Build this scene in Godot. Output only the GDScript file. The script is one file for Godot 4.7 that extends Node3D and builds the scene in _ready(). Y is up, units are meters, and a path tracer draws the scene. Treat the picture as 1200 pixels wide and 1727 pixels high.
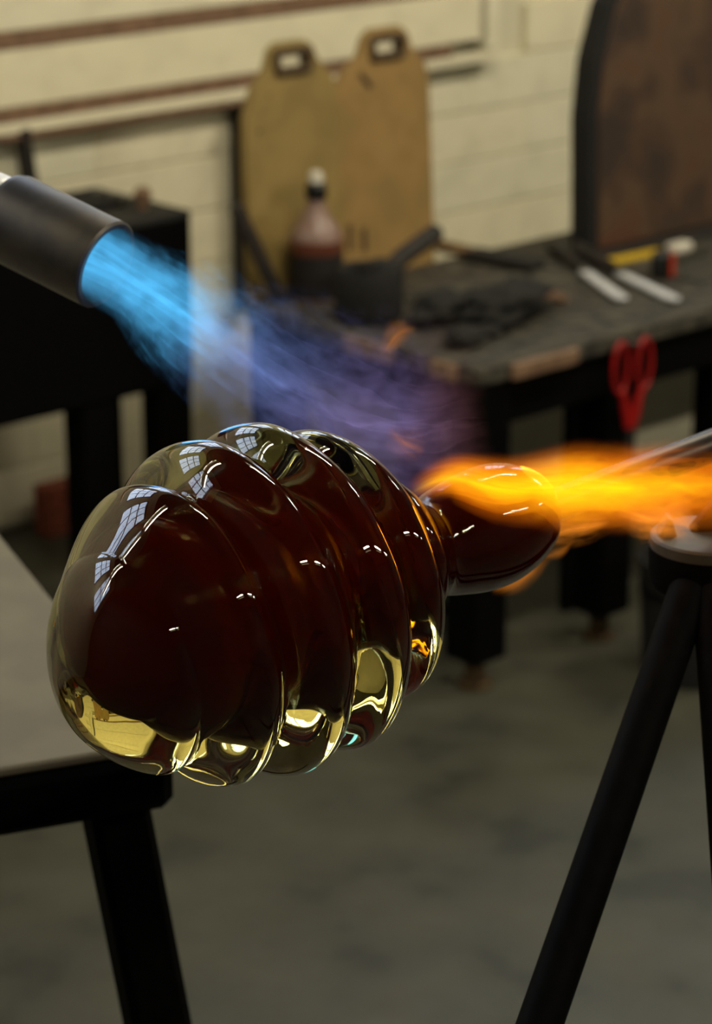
extends Node3D
# Glass workshop: a twisted amber gather on a pipe, reheated with a hand torch; benches and a painted brick wall behind.
# The wall frame: U runs along the back wall to the right, N points from it into the room.
var U := Vector3(sin(deg_to_rad(47.0)), 0, -cos(deg_to_rad(47.0)))
var N := Vector3(cos(deg_to_rad(47.0)), 0, sin(deg_to_rad(47.0)))
var YAW := deg_to_rad(43.0)
var M := {}
var taken := {}
var rng := RandomNumberGenerator.new()

# ---------------------------------------------------------------- helpers: shapes
func mb() -> SurfaceTool:
	var st := SurfaceTool.new()
	st.begin(Mesh.PRIMITIVE_TRIANGLES)
	st.set_smooth_group(-1)
	return st

func tri(st: SurfaceTool, a: Vector3, b: Vector3, c: Vector3, out: Vector3) -> void:
	if (b - a).cross(c - a).dot(out) > 0.0:
		var t := b
		b = c
		c = t
	st.add_vertex(a)
	st.add_vertex(b)
	st.add_vertex(c)

func quad(st: SurfaceTool, a: Vector3, b: Vector3, c: Vector3, d: Vector3, out: Vector3) -> void:
	tri(st, a, b, c, out)
	tri(st, a, c, d, out)

func box(st: SurfaceTool, c: Vector3, s: Vector3, bevel := 0.003, turn := Basis()) -> void:
	st.set_smooth_group(-1)
	var h := s * 0.5
	var b: float = min(bevel, min(h.x, min(h.y, h.z)) * 0.9)
	var P := func(sx: float, sy: float, sz: float, k: int) -> Vector3:
		var v := Vector3(sx * (h.x - (0.0 if k == 0 else b)), sy * (h.y - (0.0 if k == 1 else b)), sz * (h.z - (0.0 if k == 2 else b)))
		return c + turn * v
	for g in [-1.0, 1.0]:
		quad(st, P.call(g, -1, -1, 0), P.call(g, 1, -1, 0), P.call(g, 1, 1, 0), P.call(g, -1, 1, 0), turn * Vector3(g, 0, 0))
		quad(st, P.call(-1, g, -1, 1), P.call(1, g, -1, 1), P.call(1, g, 1, 1), P.call(-1, g, 1, 1), turn * Vector3(0, g, 0))
		quad(st, P.call(-1, -1, g, 2), P.call(1, -1, g, 2), P.call(1, 1, g, 2), P.call(-1, 1, g, 2), turn * Vector3(0, 0, g))
	for g in [-1.0, 1.0]:
		for k in [-1.0, 1.0]:
			quad(st, P.call(g, k, -1, 0), P.call(g, k, 1, 0), P.call(g, k, 1, 1), P.call(g, k, -1, 1), turn * Vector3(g, k, 0))
			quad(st, P.call(g, -1, k, 0), P.call(g, 1, k, 0), P.call(g, 1, k, 2), P.call(g, -1, k, 2), turn * Vector3(g, 0, k))
			quad(st, P.call(-1, g, k, 1), P.call(1, g, k, 1), P.call(1, g, k, 2), P.call(-1, g, k, 2), turn * Vector3(0, g, k))
			for l in [-1.0, 1.0]:
				tri(st, P.call(g, k, l, 0), P.call(g, k, l, 1), P.call(g, k, l, 2), turn * Vector3(g, k, l))

# turns a profile of (radius, height) about the y axis; corners over 35 degrees stay sharp
func lathe(st: SurfaceTool, prof: Array, segs := 32, xf := Transform3D()) -> void:
	var group := 1
	for i in prof.size() - 1:
		var a: Vector2 = prof[i]
		var b: Vector2 = prof[i + 1]
		if i > 0 and absf((b - a).angle_to(a - prof[i - 1])) > deg_to_rad(35.0):
			group += 1
		st.set_smooth_group(group)
		var d := (b - a).normalized()
		for k in segs:
			var t0 := TAU * k / segs
			var t1 := TAU * (k + 1) / segs
			var e0 := Vector3(cos(t0), 0, sin(t0))
			var e1 := Vector3(cos(t1), 0, sin(t1))
			var out := xf.basis * ((e0 + e1) * 0.5 * d.y - Vector3(0, d.x, 0))
			var p0 := xf * (e0 * a.x + Vector3(0, a.y, 0))
			var p1 := xf * (e1 * a.x + Vector3(0, a.y, 0))
			var p2 := xf * (e1 * b.x + Vector3(0, b.y, 0))
			var p3 := xf * (e0 * b.x + Vector3(0, b.y, 0))
			if a.x > 1e-6:
				tri(st, p0, p1, p2 if b.x > 1e-6 else p3, out)
			if b.x > 1e-6:
				tri(st, p0, p2, p3, out)
	st.set_smooth_group(-1)

func frame_at(dir: Vector3, prev := Vector3.ZERO) -> Basis:
	var up := prev if prev.length() > 0.5 else (Vector3.UP if absf(dir.y) < 0.9 else Vector3.RIGHT)
	var x := up.cross(dir).normalized()
	return Basis(x, dir.cross(x).normalized(), dir)

# a round bar through points, with flat ends
func tube(st: SurfaceTool, pts: Array, radii: Array, segs := 16) -> void:
	var rings := []
	var prev := Vector3.ZERO
	for i in pts.size():
		var dir: Vector3 = (pts[mini(i + 1, pts.size() - 1)] - pts[maxi(i - 1, 0)]).normalized()
		var f := frame_at(dir, prev)
		prev = f.y
		var ring := []
		for k in segs:
			var t := TAU * k / segs
			ring.append(pts[i] + (f.x * cos(t) + f.y * sin(t)) * float(radii[mini(i, radii.size() - 1)]))
		rings.append(ring)
	st.set_smooth_group(1)
	for i in pts.size() - 1:
		for k in segs:
			var l := (k + 1) % segs
			quad(st, rings[i][k], rings[i][l], rings[i + 1][l], rings[i + 1][k], rings[i][k] + rings[i][l] - pts[i] * 2.0)
	st.set_smooth_group(-1)
	for k in segs:
		tri(st, pts[0], rings[0][k], rings[0][(k + 1) % segs], pts[0] - pts[1])
		tri(st, pts[-1], rings[-1][k], rings[-1][(k + 1) % segs], pts[-1] - pts[-2])

# an outline in x and y with thickness along z, its front and back edges chamfered
func prism(st: SurfaceTool, outline: Array, z0: float, z1: float, bevel := 0.003, xf := Transform3D()) -> void:
	var n := outline.size()
	var area := 0.0
	for i in n:
		area += outline[i].cross(outline[(i + 1) % n])
	var sign_ := 1.0 if area > 0 else -1.0
	var inner := PackedVector2Array()
	for i in n:
		var a: Vector2 = (outline[i] - outline[(i + n - 1) % n]).normalized()
		var b: Vector2 = (outline[(i + 1) % n] - outline[i]).normalized()
		var nrm := Vector2(-(a + b).y, (a + b).x).normalized() * sign_
		inner.append(outline[i] + nrm * bevel)
	var idx := Geometry2D.triangulate_polygon(inner)
	var V := func(p: Vector2, z: float) -> Vector3: return xf * Vector3(p.x, p.y, z)
	for k in range(0, idx.size(), 3):
		tri(st, V.call(inner[idx[k]], z1), V.call(inner[idx[k + 1]], z1), V.call(inner[idx[k + 2]], z1), xf.basis.z)
		tri(st, V.call(inner[idx[k]], z0), V.call(inner[idx[k + 1]], z0), V.call(inner[idx[k + 2]], z0), -xf.basis.z)
	for i in n:
		var j := (i + 1) % n
		var e: Vector2 = outline[j] - outline[i]
		var o := xf.basis * Vector3(e.y, -e.x, 0) * sign_
		quad(st, V.call(outline[i], z0 + bevel), V.call(outline[j], z0 + bevel), V.call(outline[j], z1 - bevel), V.call(outline[i], z1 - bevel), o)
		quad(st, V.call(outline[i], z1 - bevel), V.call(outline[j], z1 - bevel), V.call(inner[j], z1), V.call(inner[i], z1), o + xf.basis.z * e.length())
		quad(st, V.call(outline[i], z0 + bevel), V.call(outline[j], z0 + bevel), V.call(inner[j], z0), V.call(inner[i], z0), o - xf.basis.z * e.length())

# ---------------------------------------------------------------- helpers: objects
func numbered(called: String) -> String:
	taken[called] = taken.get(called, 0) + 1
	return called if taken[called] == 1 else "%s_%03d" % [called, taken[called] - 1]

func tag(o: Node3D, label: String, category: String, group := "") -> Node3D:
	o.set_meta("label", label)
	o.set_meta("category", category)
	if group != "":
		o.set_meta("group", group)
	return o

func thing(called: String, label: String, category: String, at := Vector3.ZERO, turn := 0.0, group := "") -> Node3D:
	var o := Node3D.new()
	o.name = numbered(called)
	o.position = at
	o.rotation.y = turn
	add_child(o, true)
	return tag(o, label, category, group)

func obj(called: String, shape, mat: Material, parent: Node3D = null) -> MeshInstance3D:
	var mi := MeshInstance3D.new()
	if shape is SurfaceTool:
		shape.generate_normals()
		mi.mesh = shape.commit()
	else:
		mi.mesh = shape
	mi.mesh.surface_set_material(0, mat)
	mi.name = numbered(called) if parent == null else called
	(parent if parent else self).add_child(mi, true)
	return mi

func struct(called: String, shape, mat: Material, parent: Node3D = null) -> MeshInstance3D:
	var o := obj(called, shape, mat, parent)
	o.set_meta("kind", "structure")
	return o

func wall_point(u: float, h: float, n: float) -> Vector3:
	return U * u + N * n + Vector3(0, h, 0)

# ---------------------------------------------------------------- helpers: materials
func lin(r: float, g: float, b: float) -> Color:
	return Color(r, g, b).linear_to_srgb()

func plain(col: Color, rough := 0.6, metal := 0.0, spec := 0.5) -> StandardMaterial3D:
	var m := StandardMaterial3D.new()
	m.albedo_color = col
	m.roughness = rough
	m.metallic = metal
	m.metallic_specular = spec
	return m

func noise_tex(freq: float, stops: Array, cols: Array, sd := 1, normal := false, octaves := 4) -> NoiseTexture2D:
	var f := FastNoiseLite.new()
	f.noise_type = FastNoiseLite.TYPE_SIMPLEX_SMOOTH
	f.frequency = freq
	f.fractal_octaves = octaves
	f.seed = sd
	var t := NoiseTexture2D.new()
	t.width = 512
	t.height = 512
	t.seamless = true
	t.noise = f
	if normal:
		t.as_normal_map = true
		t.bump_strength = 4.0
	elif cols.size():
		var g := Gradient.new()
		g.offsets = PackedFloat32Array(stops)
		g.colors = PackedColorArray(cols)
		t.color_ramp = g
	return t

# mottled matter: a colour ramp over noise, laid on from three sides; SCALE repeats per metre
func mottled(cols: Array, stops: Array, freq: float, scale: float, rough := 0.7, metal := 0.0, sd := 1, relief := 0.0, world := false) -> StandardMaterial3D:
	var m := plain(Color.WHITE, rough, metal)
	m.albedo_texture = noise_tex(freq, stops, cols, sd)
	m.uv1_triplanar = true
	m.uv1_world_triplanar = world
	m.uv1_scale = Vector3.ONE * scale
	if relief > 0.0:
		m.heightmap_enabled = true
		m.heightmap_scale = relief
		m.heightmap_texture = noise_tex(freq * 3.0, [], [], sd + 7)
	return m

func _ready() -> void:
	rng.seed = 7
	# ------------------------------------------------------------ camera, sky, exposure
	var cam := Camera3D.new()
	cam.name = "camera"
	cam.position = Vector3(0, 1.70, 0)
	cam.rotation.x = deg_to_rad(-19.0)
	cam.set_frustum(2.0 * 0.05 * 863.5 / 4260.0, Vector2.ZERO, 0.05, 60.0)
	var lens := CameraAttributesPhysical.new()
	lens.frustum_focal_length = 55.0
	lens.frustum_focus_distance = 1.385
	lens.exposure_aperture = 5.6
	cam.attributes = lens
	cam.set_frustum(2.0 * 0.05 * 863.5 / 4260.0, Vector2.ZERO, 0.05, 60.0)
	add_child(cam)
	cam.current = true
	var env := Environment.new()
	env.background_mode = Environment.BG_SKY
	var sky := Sky.new()
	var sm := ProceduralSkyMaterial.new()
	sm.sky_top_color = Color(0.80, 0.86, 0.95)
	sm.sky_horizon_color = Color(0.88, 0.91, 0.96)
	sm.ground_bottom_color = Color(0.35, 0.35, 0.34)
	sm.ground_horizon_color = Color(0.6, 0.6, 0.6)
	sm.sky_energy_multiplier = 2.6
	sm.ground_energy_multiplier = 1.0
	sky.sky_material = sm
	env.sky = sky
	env.tonemap_mode = Environment.TONE_MAPPER_LINEAR
	env.tonemap_exposure = 1.0
	env.sdfgi_enabled = true
	env.ssao_enabled = true
	env.ssil_enabled = true
	var we := WorldEnvironment.new()
	we.name = "environment"
	we.environment = env
	add_child(we)
	# ------------------------------------------------------------ build
	materials()
	room()
	lights()
	left_furnace()
	workbench()
	bench_things()
	front_table()
	pipe_stand()
	torch()
	glass_piece()
	flames()

func materials() -> void:
	M.paint = []
	for i in 4:
		var c: Color = [Color(0.87, 0.845, 0.735), Color(0.865, 0.845, 0.74), Color(0.872, 0.843, 0.73), Color(0.862, 0.845, 0.74)][i]
		M.paint.append(mottled([c.darkened(0.05), c, c.lightened(0.03)], [0.25, 0.5, 0.8], 0.012, 1.6, 0.55, 0.0, 11 + i, 0.04, true))
	M.paint_old = mottled([Color(0.80, 0.78, 0.68), Color(0.85, 0.83, 0.72)], [0.3, 0.7], 0.01, 1.0, 0.6, 0.0, 21)
	M.dark_wall = mottled([Color(0.20, 0.19, 0.18), Color(0.26, 0.25, 0.235)], [0.3, 0.7], 0.01, 1.0, 0.8, 0.0, 22)
	M.mortar = plain(Color(0.78, 0.76, 0.66), 0.9)
	M.red_brick = mottled([Color(0.42, 0.20, 0.13), Color(0.58, 0.29, 0.19)], [0.3, 0.7], 0.03, 4.0, 0.85, 0.0, 31, 0.08)
	M.brown_wood = mottled([Color(0.42, 0.32, 0.24), Color(0.50, 0.39, 0.30)], [0.3, 0.75], 0.015, 3.0, 0.6, 0.0, 32)
	M.dark_wood = mottled([Color(0.07, 0.055, 0.045), Color(0.16, 0.12, 0.09)], [0.3, 0.75], 0.015, 3.0, 0.7, 0.0, 33)
	M.concrete = mottled([Color(0.195, 0.198, 0.165), Color(0.235, 0.237, 0.196), Color(0.247, 0.248, 0.206), Color(0.27, 0.269, 0.223)], [0.15, 0.3, 0.5, 0.85], 0.012, 0.6, 0.6, 0.0, 41, 0.03, true)
	M.concrete.roughness_texture = noise_tex(0.02, [0.2, 0.8], [Color(0.75, 0.75, 0.75), Color(1, 1, 1)], 43)
	M.ceiling = plain(Color(0.26, 0.25, 0.24), 0.8)
	M.black_steel = mottled([Color(0.03, 0.03, 0.03), Color(0.05, 0.048, 0.045)], [0.35, 0.75], 0.03, 5.0, 0.62, 0.0, 51)
	M.black_steel.metallic_specular = 0.12
	M.soot_steel = mottled([Color(0.025, 0.024, 0.023), Color(0.075, 0.065, 0.055)], [0.4, 0.8], 0.02, 4.0, 0.8, 0.0, 52, 0.05)
	M.bare_steel = mottled([Color(0.34, 0.335, 0.30), Color(0.42, 0.41, 0.37)], [0.3, 0.7], 0.02, 5.0, 0.45, 0.7, 53)
	M.disc_steel = mottled([Color(0.21, 0.205, 0.165), Color(0.24, 0.235, 0.19)], [0.3, 0.7], 0.02, 5.0, 0.6, 0.2, 55)
	M.pipe_steel = mottled([Color(0.16, 0.15, 0.14), Color(0.24, 0.225, 0.21)], [0.3, 0.7], 0.01, 3.0, 0.4, 0.8, 56)
	M.torch_steel = mottled([Color(0.235, 0.225, 0.22), Color(0.29, 0.28, 0.27), Color(0.36, 0.335, 0.30)], [0.25, 0.5, 0.85], 0.006, 5.0, 0.45, 0.8, 54)
	M.bright_steel = plain(Color(0.86, 0.87, 0.88), 0.35, 0.15)
	M.brass = plain(Color(0.75, 0.58, 0.28), 0.3, 0.9)
	M.bench_top = mottled([Color(0.11, 0.10, 0.08), Color(0.235, 0.22, 0.18), Color(0.30, 0.285, 0.235)], [0.25, 0.5, 0.8], 0.018, 2.5, 0.75, 0.0, 61, 0.08)
	M.bench_top_dark = mottled([Color(0.09, 0.08, 0.06), Color(0.19, 0.17, 0.135), Color(0.27, 0.245, 0.195)], [0.25, 0.5, 0.8], 0.018, 2.5, 0.75, 0.0, 62, 0.08)
	M.tan_wood = mottled([Color(0.36, 0.27, 0.17), Color(0.52, 0.42, 0.28)], [0.3, 0.7], 0.02, 5.0, 0.75, 0.0, 63)
	M.plywood = mottled([Color(0.50, 0.42, 0.23), Color(0.535, 0.45, 0.25), Color(0.555, 0.465, 0.265)], [0.2, 0.5, 0.8], 0.008, 2.2, 0.65, 0.0, 64)
	M.plywood_warm = mottled([Color(0.52, 0.42, 0.235), Color(0.56, 0.445, 0.25), Color(0.575, 0.46, 0.265)], [0.2, 0.5, 0.8], 0.008, 2.2, 0.65, 0.0, 65)
	M.rim_wood = mottled([Color(0.20, 0.14, 0.07), Color(0.33, 0.25, 0.11)], [0.3, 0.7], 0.02, 8.0, 0.7, 0.0, 66)
	M.rust = mottled([Color(0.17, 0.12, 0.085), Color(0.24, 0.165, 0.105), Color(0.30, 0.22, 0.14), Color(0.30, 0.17, 0.09)], [0.2, 0.45, 0.65, 0.95], 0.006, 1.6, 0.75, 0.0, 67, 0.05)
	M.charred = mottled([Color(0.02, 0.018, 0.016), Color(0.06, 0.05, 0.04)], [0.3, 0.8], 0.03, 6.0, 0.85, 0.0, 68, 0.1)
	M.glove = mottled([Color(0.05, 0.05, 0.045), Color(0.13, 0.12, 0.105)], [0.3, 0.8], 0.03, 8.0, 0.9, 0.0, 69, 0.1)
	M.red_plastic = plain(Color(0.62, 0.06, 0.05), 0.4)
	M.yellow_paint = plain(Color(0.75, 0.62, 0.10), 0.5)
	M.orange_paint = plain(Color(0.70, 0.20, 0.08), 0.5)
	M.white_cap = plain(Color(0.80, 0.78, 0.72), 0.5)
	M.black_plastic = plain(Color(0.04, 0.04, 0.04), 0.45)
	M.label_paper = mottled([Color(0.05, 0.04, 0.04), Color(0.12, 0.08, 0.075)], [0.4, 0.8], 0.04, 14.0, 0.6, 0.0, 70)
	M.bottle = plain(Color(0.52, 0.42, 0.38), 0.35)
	M.bottle.backlight_enabled = true
	M.bottle.backlight = Color(0.3, 0.24, 0.21)
	M.bottle_low = plain(Color(0.40, 0.23, 0.17), 0.3)
	M.table_top = mottled([Color(0.41, 0.39, 0.335), Color(0.435, 0.415, 0.35)], [0.3, 0.7], 0.01, 2.0, 0.8, 0.0, 71)
	M.table_top.metallic_specular = 0.25
	M.enamel = plain(Color(0.85, 0.85, 0.82), 0.4)
	M.window_paint = plain(Color(0.42, 0.42, 0.41), 0.5)
	M.pane = plain(Color(1, 1, 1, 0.04), 0.0)
	M.pane.transparency = BaseMaterial3D.TRANSPARENCY_ALPHA
	M.lamp = plain(Color(0.95, 0.92, 0.82), 0.4)
	M.lamp.emission_enabled = true
	M.lamp.emission = Color(1.0, 0.93, 0.74)
	M.lamp.emission_energy_multiplier = 3.0
	M.clear_glass = plain(Color(0.985, 0.93, 0.56, 0.0), 0.0)
	M.clear_glass.transparency = BaseMaterial3D.TRANSPARENCY_ALPHA
	M.clear_glass.refraction_enabled = true
	M.clear_glass.refraction_scale = 0.051
	M.amber_core = plain(lin(0.042, 0.0024, 0.0008), 0.15, 0.0, 0.1)

# ================================================================ the room
func room() -> void:
	var turn := Basis(Vector3.UP, YAW)
	var st := mb()
	box(st, wall_point(2.0, -0.1, 0.0), Vector3(11.0, 0.2, 9.0), 0.0, turn)
	struct("floor", st, M.concrete)
	st = mb()
	box(st, wall_point(2.0, 4.1, 0.0), Vector3(11.0, 0.2, 9.0), 0.0, turn)
	struct("ceiling", st, M.ceiling)
	for w in [["wall_left", -3.1, 0.0, 0.2, 8.4], ["wall_right", 7.1, 0.0, 0.2, 8.4], ["wall_front", 2.0, 4.1, 10.4, 0.2]]:
		st = mb()
		box(st, wall_point(w[1], 2.0, w[2]), Vector3(w[3], 4.0, w[4]), 0.0, turn)
		struct(w[0], st, M.dark_wall)
	# back wall: painted brick courses on a solid wall, clerestory windows above
	var wall := Node3D.new()
	wall.name = "wall_back"
	wall.set_meta("kind", "structure")
	wall.rotation.y = YAW
	add_child(wall)
	st = mb()
	box(st, Vector3(2.0, 1.2, -4.118), Vector3(10.4, 2.4, 0.2), 0.0)
	obj("masonry", st, M.mortar, wall)
	st = mb()
	box(st, Vector3(2.0, 3.8, -4.1), Vector3(10.4, 0.4, 0.2), 0.0)
	for k in 7:
		box(st, Vector3(-2.8 + k * 1.6, 3.0, -4.1), Vector3(0.4, 1.2, 0.2), 0.0)
	box(st, Vector3(2.0, 2.12, -4.01), Vector3(10.4, 0.56, 0.03), 0.0)
	box(st, Vector3(-0.89, 0.92, -4.01), Vector3(4.62, 1.84, 0.03), 0.0)
	box(st, Vector3(6.62, 0.92, -4.01), Vector3(1.16, 1.84, 0.03), 0.0)
	obj("render_coat", st, M.paint_old, wall)
	var variants := []
	for i in 3:
		st = mb()
		box(st, Vector3.ZERO, Vector3(0.356, 0.1108, 0.026), 0.002 + 0.0006 * i)
		st.generate_normals()
		variants.append(st.commit())
	for c in 16:
		for k in 14:
			var u := 1.42 + k * 0.356 + (0.178 if c % 2 else 0.0)
			var h := 0.0135 + c * 0.1135
			if (c < 7 or c > 14 or u > 4.3) and u < 6.05:
				var red := false
				var b := MeshInstance3D.new()
				b.mesh = variants[rng.randi() % 3]
				b.material_override = M.red_brick if red else M.paint[rng.randi() % 4]
				b.name = "brick"
				b.position = Vector3(u, h + 0.0568, -4.013 + rng.randf_range(-0.001, 0.001))
				wall.add_child(b, true)
	for b in [[wall_point(2.852, 0.0, -3.93), 0.10, 0.105, "orange-red firebrick standing on the floor by the wall, left of the cabinet leg"]]:
		var fb := thing("firebrick", b[3], "brick", b[0], YAW)
		st = mb()
		box(st, Vector3(0, b[2] * 0.5, 0), Vector3(b[1], b[2], 0.05), 0.004)
		obj("body", st, M.red_brick, fb)
	# the painted timber hatch frame on the wall above the bench
	var hatch := Node3D.new()
	hatch.name = "window_1"
	hatch.set_meta("kind", "structure")
	hatch.rotation.y = YAW
	add_child(hatch)
	var rows := [["bottom_rail", 0.812, 0.833, 1.3, 4.13, 0.05, M.paint[0]], ["brown_batten", 0.833, 0.862, 1.3, 3.98, 0.046, M.brown_wood], ["lower_board", 0.862, 0.971, 1.3, 4.07, 0.045, M.paint[2]], ["brown_batten", 0.971, 1.006, 1.3, 3.98, 0.047, M.brown_wood], ["upper_board", 1.006, 1.30, 1.3, 4.0, 0.045, M.paint[1]], ["top_board", 1.305, 1.66, 1.3, 4.0, 0.045, M.paint[0]], ["top_rail", 1.66, 1.74, 1.3, 4.13, 0.05, M.paint[3]]]
	for r in rows:
		st = mb()
		box(st, Vector3((r[3] + r[4]) * 0.5, (r[1] + r[2]) * 0.5, -4.0 + r[5] * 0.5), Vector3(r[4] - r[3], r[2] - r[1], r[5]), 0.002)
		obj(r[0], st, r[6], hatch)
	st = mb()
	box(st, Vector3(2.34, 0.805, -3.975), Vector3(2.08, 0.012, 0.05), 0.002)
	obj("drip_bead", st, M.brown_wood, hatch)
	st = mb()
	box(st, Vector3(4.105, 1.25, -3.975), Vector3(0.04, 0.83, 0.05), 0.003)
	obj("stile", st, M.paint[1], hatch)
	st = mb()
	box(st, Vector3(4.078, 1.25, -3.985), Vector3(0.016, 0.80, 0.03), 0.002)
	obj("stile_bead", st, M.window_paint, hatch)
	# dark battens fixed to the wall under the hatch
	var post := thing("wall_batten", "upright dark timber batten fixed to the wall beside the plywood boards", "batten", wall_point(3.385, 0.36, -3.97), YAW)
	st = mb()
	box(st, Vector3(0, 0.22, 0), Vector3(0.036, 0.44, 0.05), 0.003)
	obj("timber", st, M.dark_wood, post)
	st = mb()
	box(st, Vector3(0, 0.40, 0.027), Vector3(0.06, 0.03, 0.006), 0.001)
	obj("fixing_plate", st, M.brown_wood, post)
	var lean := thing("leaning_batten", "short dark batten leaning on the wall above the torch", "batten", wall_point(2.85, 0.60, -3.96), YAW)
	st = mb()
	box(st, Vector3(-0.018, 0.10, 0), Vector3(0.024, 0.24, 0.03), 0.003, Basis(Vector3.BACK, 0.13))
	obj("timber", st, M.dark_wood, lean)
	# clerestory windows
	for k in 6:
		var win := Node3D.new()
		win.name = "window_%d" % (k + 2)
		win.set_meta("kind", "structure")
		win.position = wall_point(-2.0 + k * 1.6, 2.4, -4.1)
		win.rotation.y = YAW
		add_child(win)
		st = mb()
		for s in [-1.0, 1.0]:
			box(st, Vector3(s * 0.575, 0.6, 0), Vector3(0.05, 1.2, 0.06), 0.003)
			box(st, Vector3(0, 0.6 + s * 0.575, 0), Vector3(1.1, 0.05, 0.06), 0.003)
		obj("window_frame", st, M.window_paint, win)
		for j in 2:
			st = mb()
			box(st, Vector3(-0.183 + j * 0.367, 0.6, 0), Vector3(0.03, 1.1, 0.04), 0.003)
			obj("muntin", st, M.window_paint, win)
		for j in 2:
			st = mb()
			box(st, Vector3(0, 0.417 + j * 0.367, 0.002), Vector3(1.1, 0.03, 0.04), 0.003)
			obj("muntin", st, M.window_paint, win)
		for i in 3:
			for j in 3:
				st = mb()
				box(st, Vector3(-0.367 + i * 0.367, 0.233 + j * 0.367, 0), Vector3(0.345, 0.345, 0.004), 0.0005)
				obj("pane", st, M.pane, win)

func lights() -> void:
	# bare twin-tube battens on rods, in two rows along the room; the tubes throw their light to both sides and down
	var where := ["far row left", "far row middle", "far row right", "near row left", "near row middle", "near row right", "crosswise behind the far left one"]
	var spots := [[Vector3(-1.85, 2.75, -1.75), 0.12]]
	for i in range(1, 6):
		spots.append([wall_point((i % 3) * 2.4, 2.75, -1.75 + (i / 3) * 2.7), YAW])
	spots.append([Vector3(-3.25, 2.75, -1.58), 0.12])
	for i in 7:
		var l := thing("fluorescent_light", "white twin-tube fluorescent batten hung from the ceiling, %s" % where[i], "lamp", spots[i][0], spots[i][1], "ceiling fluorescent battens")
		var st := mb()
		prism(st, [Vector2(-0.03, 0.04), Vector2(0.03, 0.04), Vector2(0.055, 0.012), Vector2(0.03, -0.010), Vector2(-0.03, -0.010), Vector2(-0.055, 0.012)], -0.63, 0.63, 0.002, Transform3D(Basis(Vector3.UP, PI / 2), Vector3.ZERO))
		obj("housing", st, M.enamel, l)
		for g in [-1.0, 1.0]:
			st = mb()
			tube(st, [Vector3(-0.6, -0.012, g * 0.062), Vector3(0.6, -0.012, g * 0.062)], [0.013], 12)
			obj("tube", st, M.lamp, l)
			st = mb()
			tube(st, [Vector3(g * 0.5, 0.035, 0), Vector3(g * 0.5, 1.235, 0)], [0.004], 8)
			obj("rod", st, M.bare_steel, l)
			var a := AreaLight3D.new()
			a.name = "tube_glow"
			a.area_size = Vector2(1.2, 0.035)
			a.light_color = Color(1.0, 0.955, 0.85)
			a.light_energy = [1.5, 3.0, 4.0, 1.6, 2.1, 2.6, 0.9][i]
			a.basis = Basis.looking_at(Vector3(0, -0.62, g), Vector3.UP)
			a.position = Vector3(0, -0.022, g * 0.080)
			a.shadow_enabled = true
			l.add_child(a, true)

# ================================================================ benches
func left_furnace() -> void:
	var t := thing("steel_cabinet_table", "black steel cabinet on tall legs standing behind the torch", "cabinet", wall_point(2.80, 0.0, -3.43), YAW)
	var st := mb()
	box(st, Vector3(-0.55, 0.585, -0.14), Vector3(1.10, 0.31, 0.28), 0.006)
	obj("body", st, M.black_steel, t)
	st = mb()
	box(st, Vector3(-0.55, 0.738, -0.14), Vector3(1.10, 0.016, 0.28), 0.004)
	obj("top_plate", st, M.soot_steel, t)
	for x in [-0.04, -0.215, -1.06]:
		for z in [-0.035, -0.245]:
			if x == -0.215 and z < -0.1:
				continue
			st = mb()
			box(st, Vector3(x, 0.22, z), Vector3(0.075, 0.44, 0.06), 0.004)
			obj("leg", st, M.black_steel, t)
	var k := thing("round_knob", "small dark round knob standing on the edge of the black cabinet", "knob", wall_point(2.745, 0.746, -3.50), YAW)
	st = mb()
	lathe(st, [Vector2(0, 0), Vector2(0.010, 0), Vector2(0.010, 0.012), Vector2(0.016, 0.018), Vector2(0.016, 0.030), Vector2(0.010, 0.038), Vector2(0, 0.04)], 20)
	obj("grip", st, M.brown_wood, k)
	var bars := [[2.56, -3.63, 0.34, "longest of the dark steel bars lying on the black cabinet"], [2.60, -3.59, 0.27, "middle dark steel bar lying on the black cabinet"], [2.63, -3.55, 0.20, "shortest dark steel bar lying on the black cabinet"]]
	for b in bars:
		var o := thing("steel_bar", b[3], "bar", wall_point(b[0], 0.746, b[1]), YAW, "bars on the black cabinet")
		st = mb()
		box(st, Vector3(0, 0.008, 0), Vector3(b[2], 0.016, 0.02), 0.003)
		obj("bar", st, M.soot_steel, o)
		st = mb()
		box(st, Vector3(b[2] * 0.5 + 0.01, 0.008, 0), Vector3(0.02, 0.012, 0.014), 0.002)
		obj("ground_tip", st, M.bare_steel, o)
	var rag := thing("paper_wad", "pale crumpled paper wad lying on the black cabinet behind the torch", "paper", wall_point(2.52, 0.746, -3.52), YAW)
	obj("wad", lump(0.035, 0.016, 0.025, 5, 0.35), M.white_cap, rag)

# a crumpled lump resting on y = 0
func lump(rx: float, ry: float, rz: float, sd: int, rough: float) -> ArrayMesh:
	var f := FastNoiseLite.new()
	f.seed = sd
	f.frequency = 1.0
	f.fractal_octaves = 3
	var st := mb()
	st.set_smooth_group(1)
	var nu := 28
	var nv := 16
	var P := func(i: int, j: int) -> Vector3:
		var a := TAU * (i % nu) / nu
		var b := PI * j / nv
		var d := Vector3(sin(b) * cos(a), cos(b), sin(b) * sin(a))
		var k := 1.0 + rough * f.get_noise_3dv(d * 1.6)
		return Vector3(d.x * rx * k, maxf(ry + d.y * ry * k, 0.0), d.z * rz * k)
	for i in nu:
		for j in nv:
			var a: Vector3 = P.call(i, j)
			var b: Vector3 = P.call(i + 1, j)
			var c: Vector3 = P.call(i + 1, j + 1)
			var d: Vector3 = P.call(i, j + 1)
			quad(st, a, b, c, d, (a + c) * 0.5 - Vector3(0, ry, 0))
	st.generate_normals()
	return st.commit()

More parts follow.
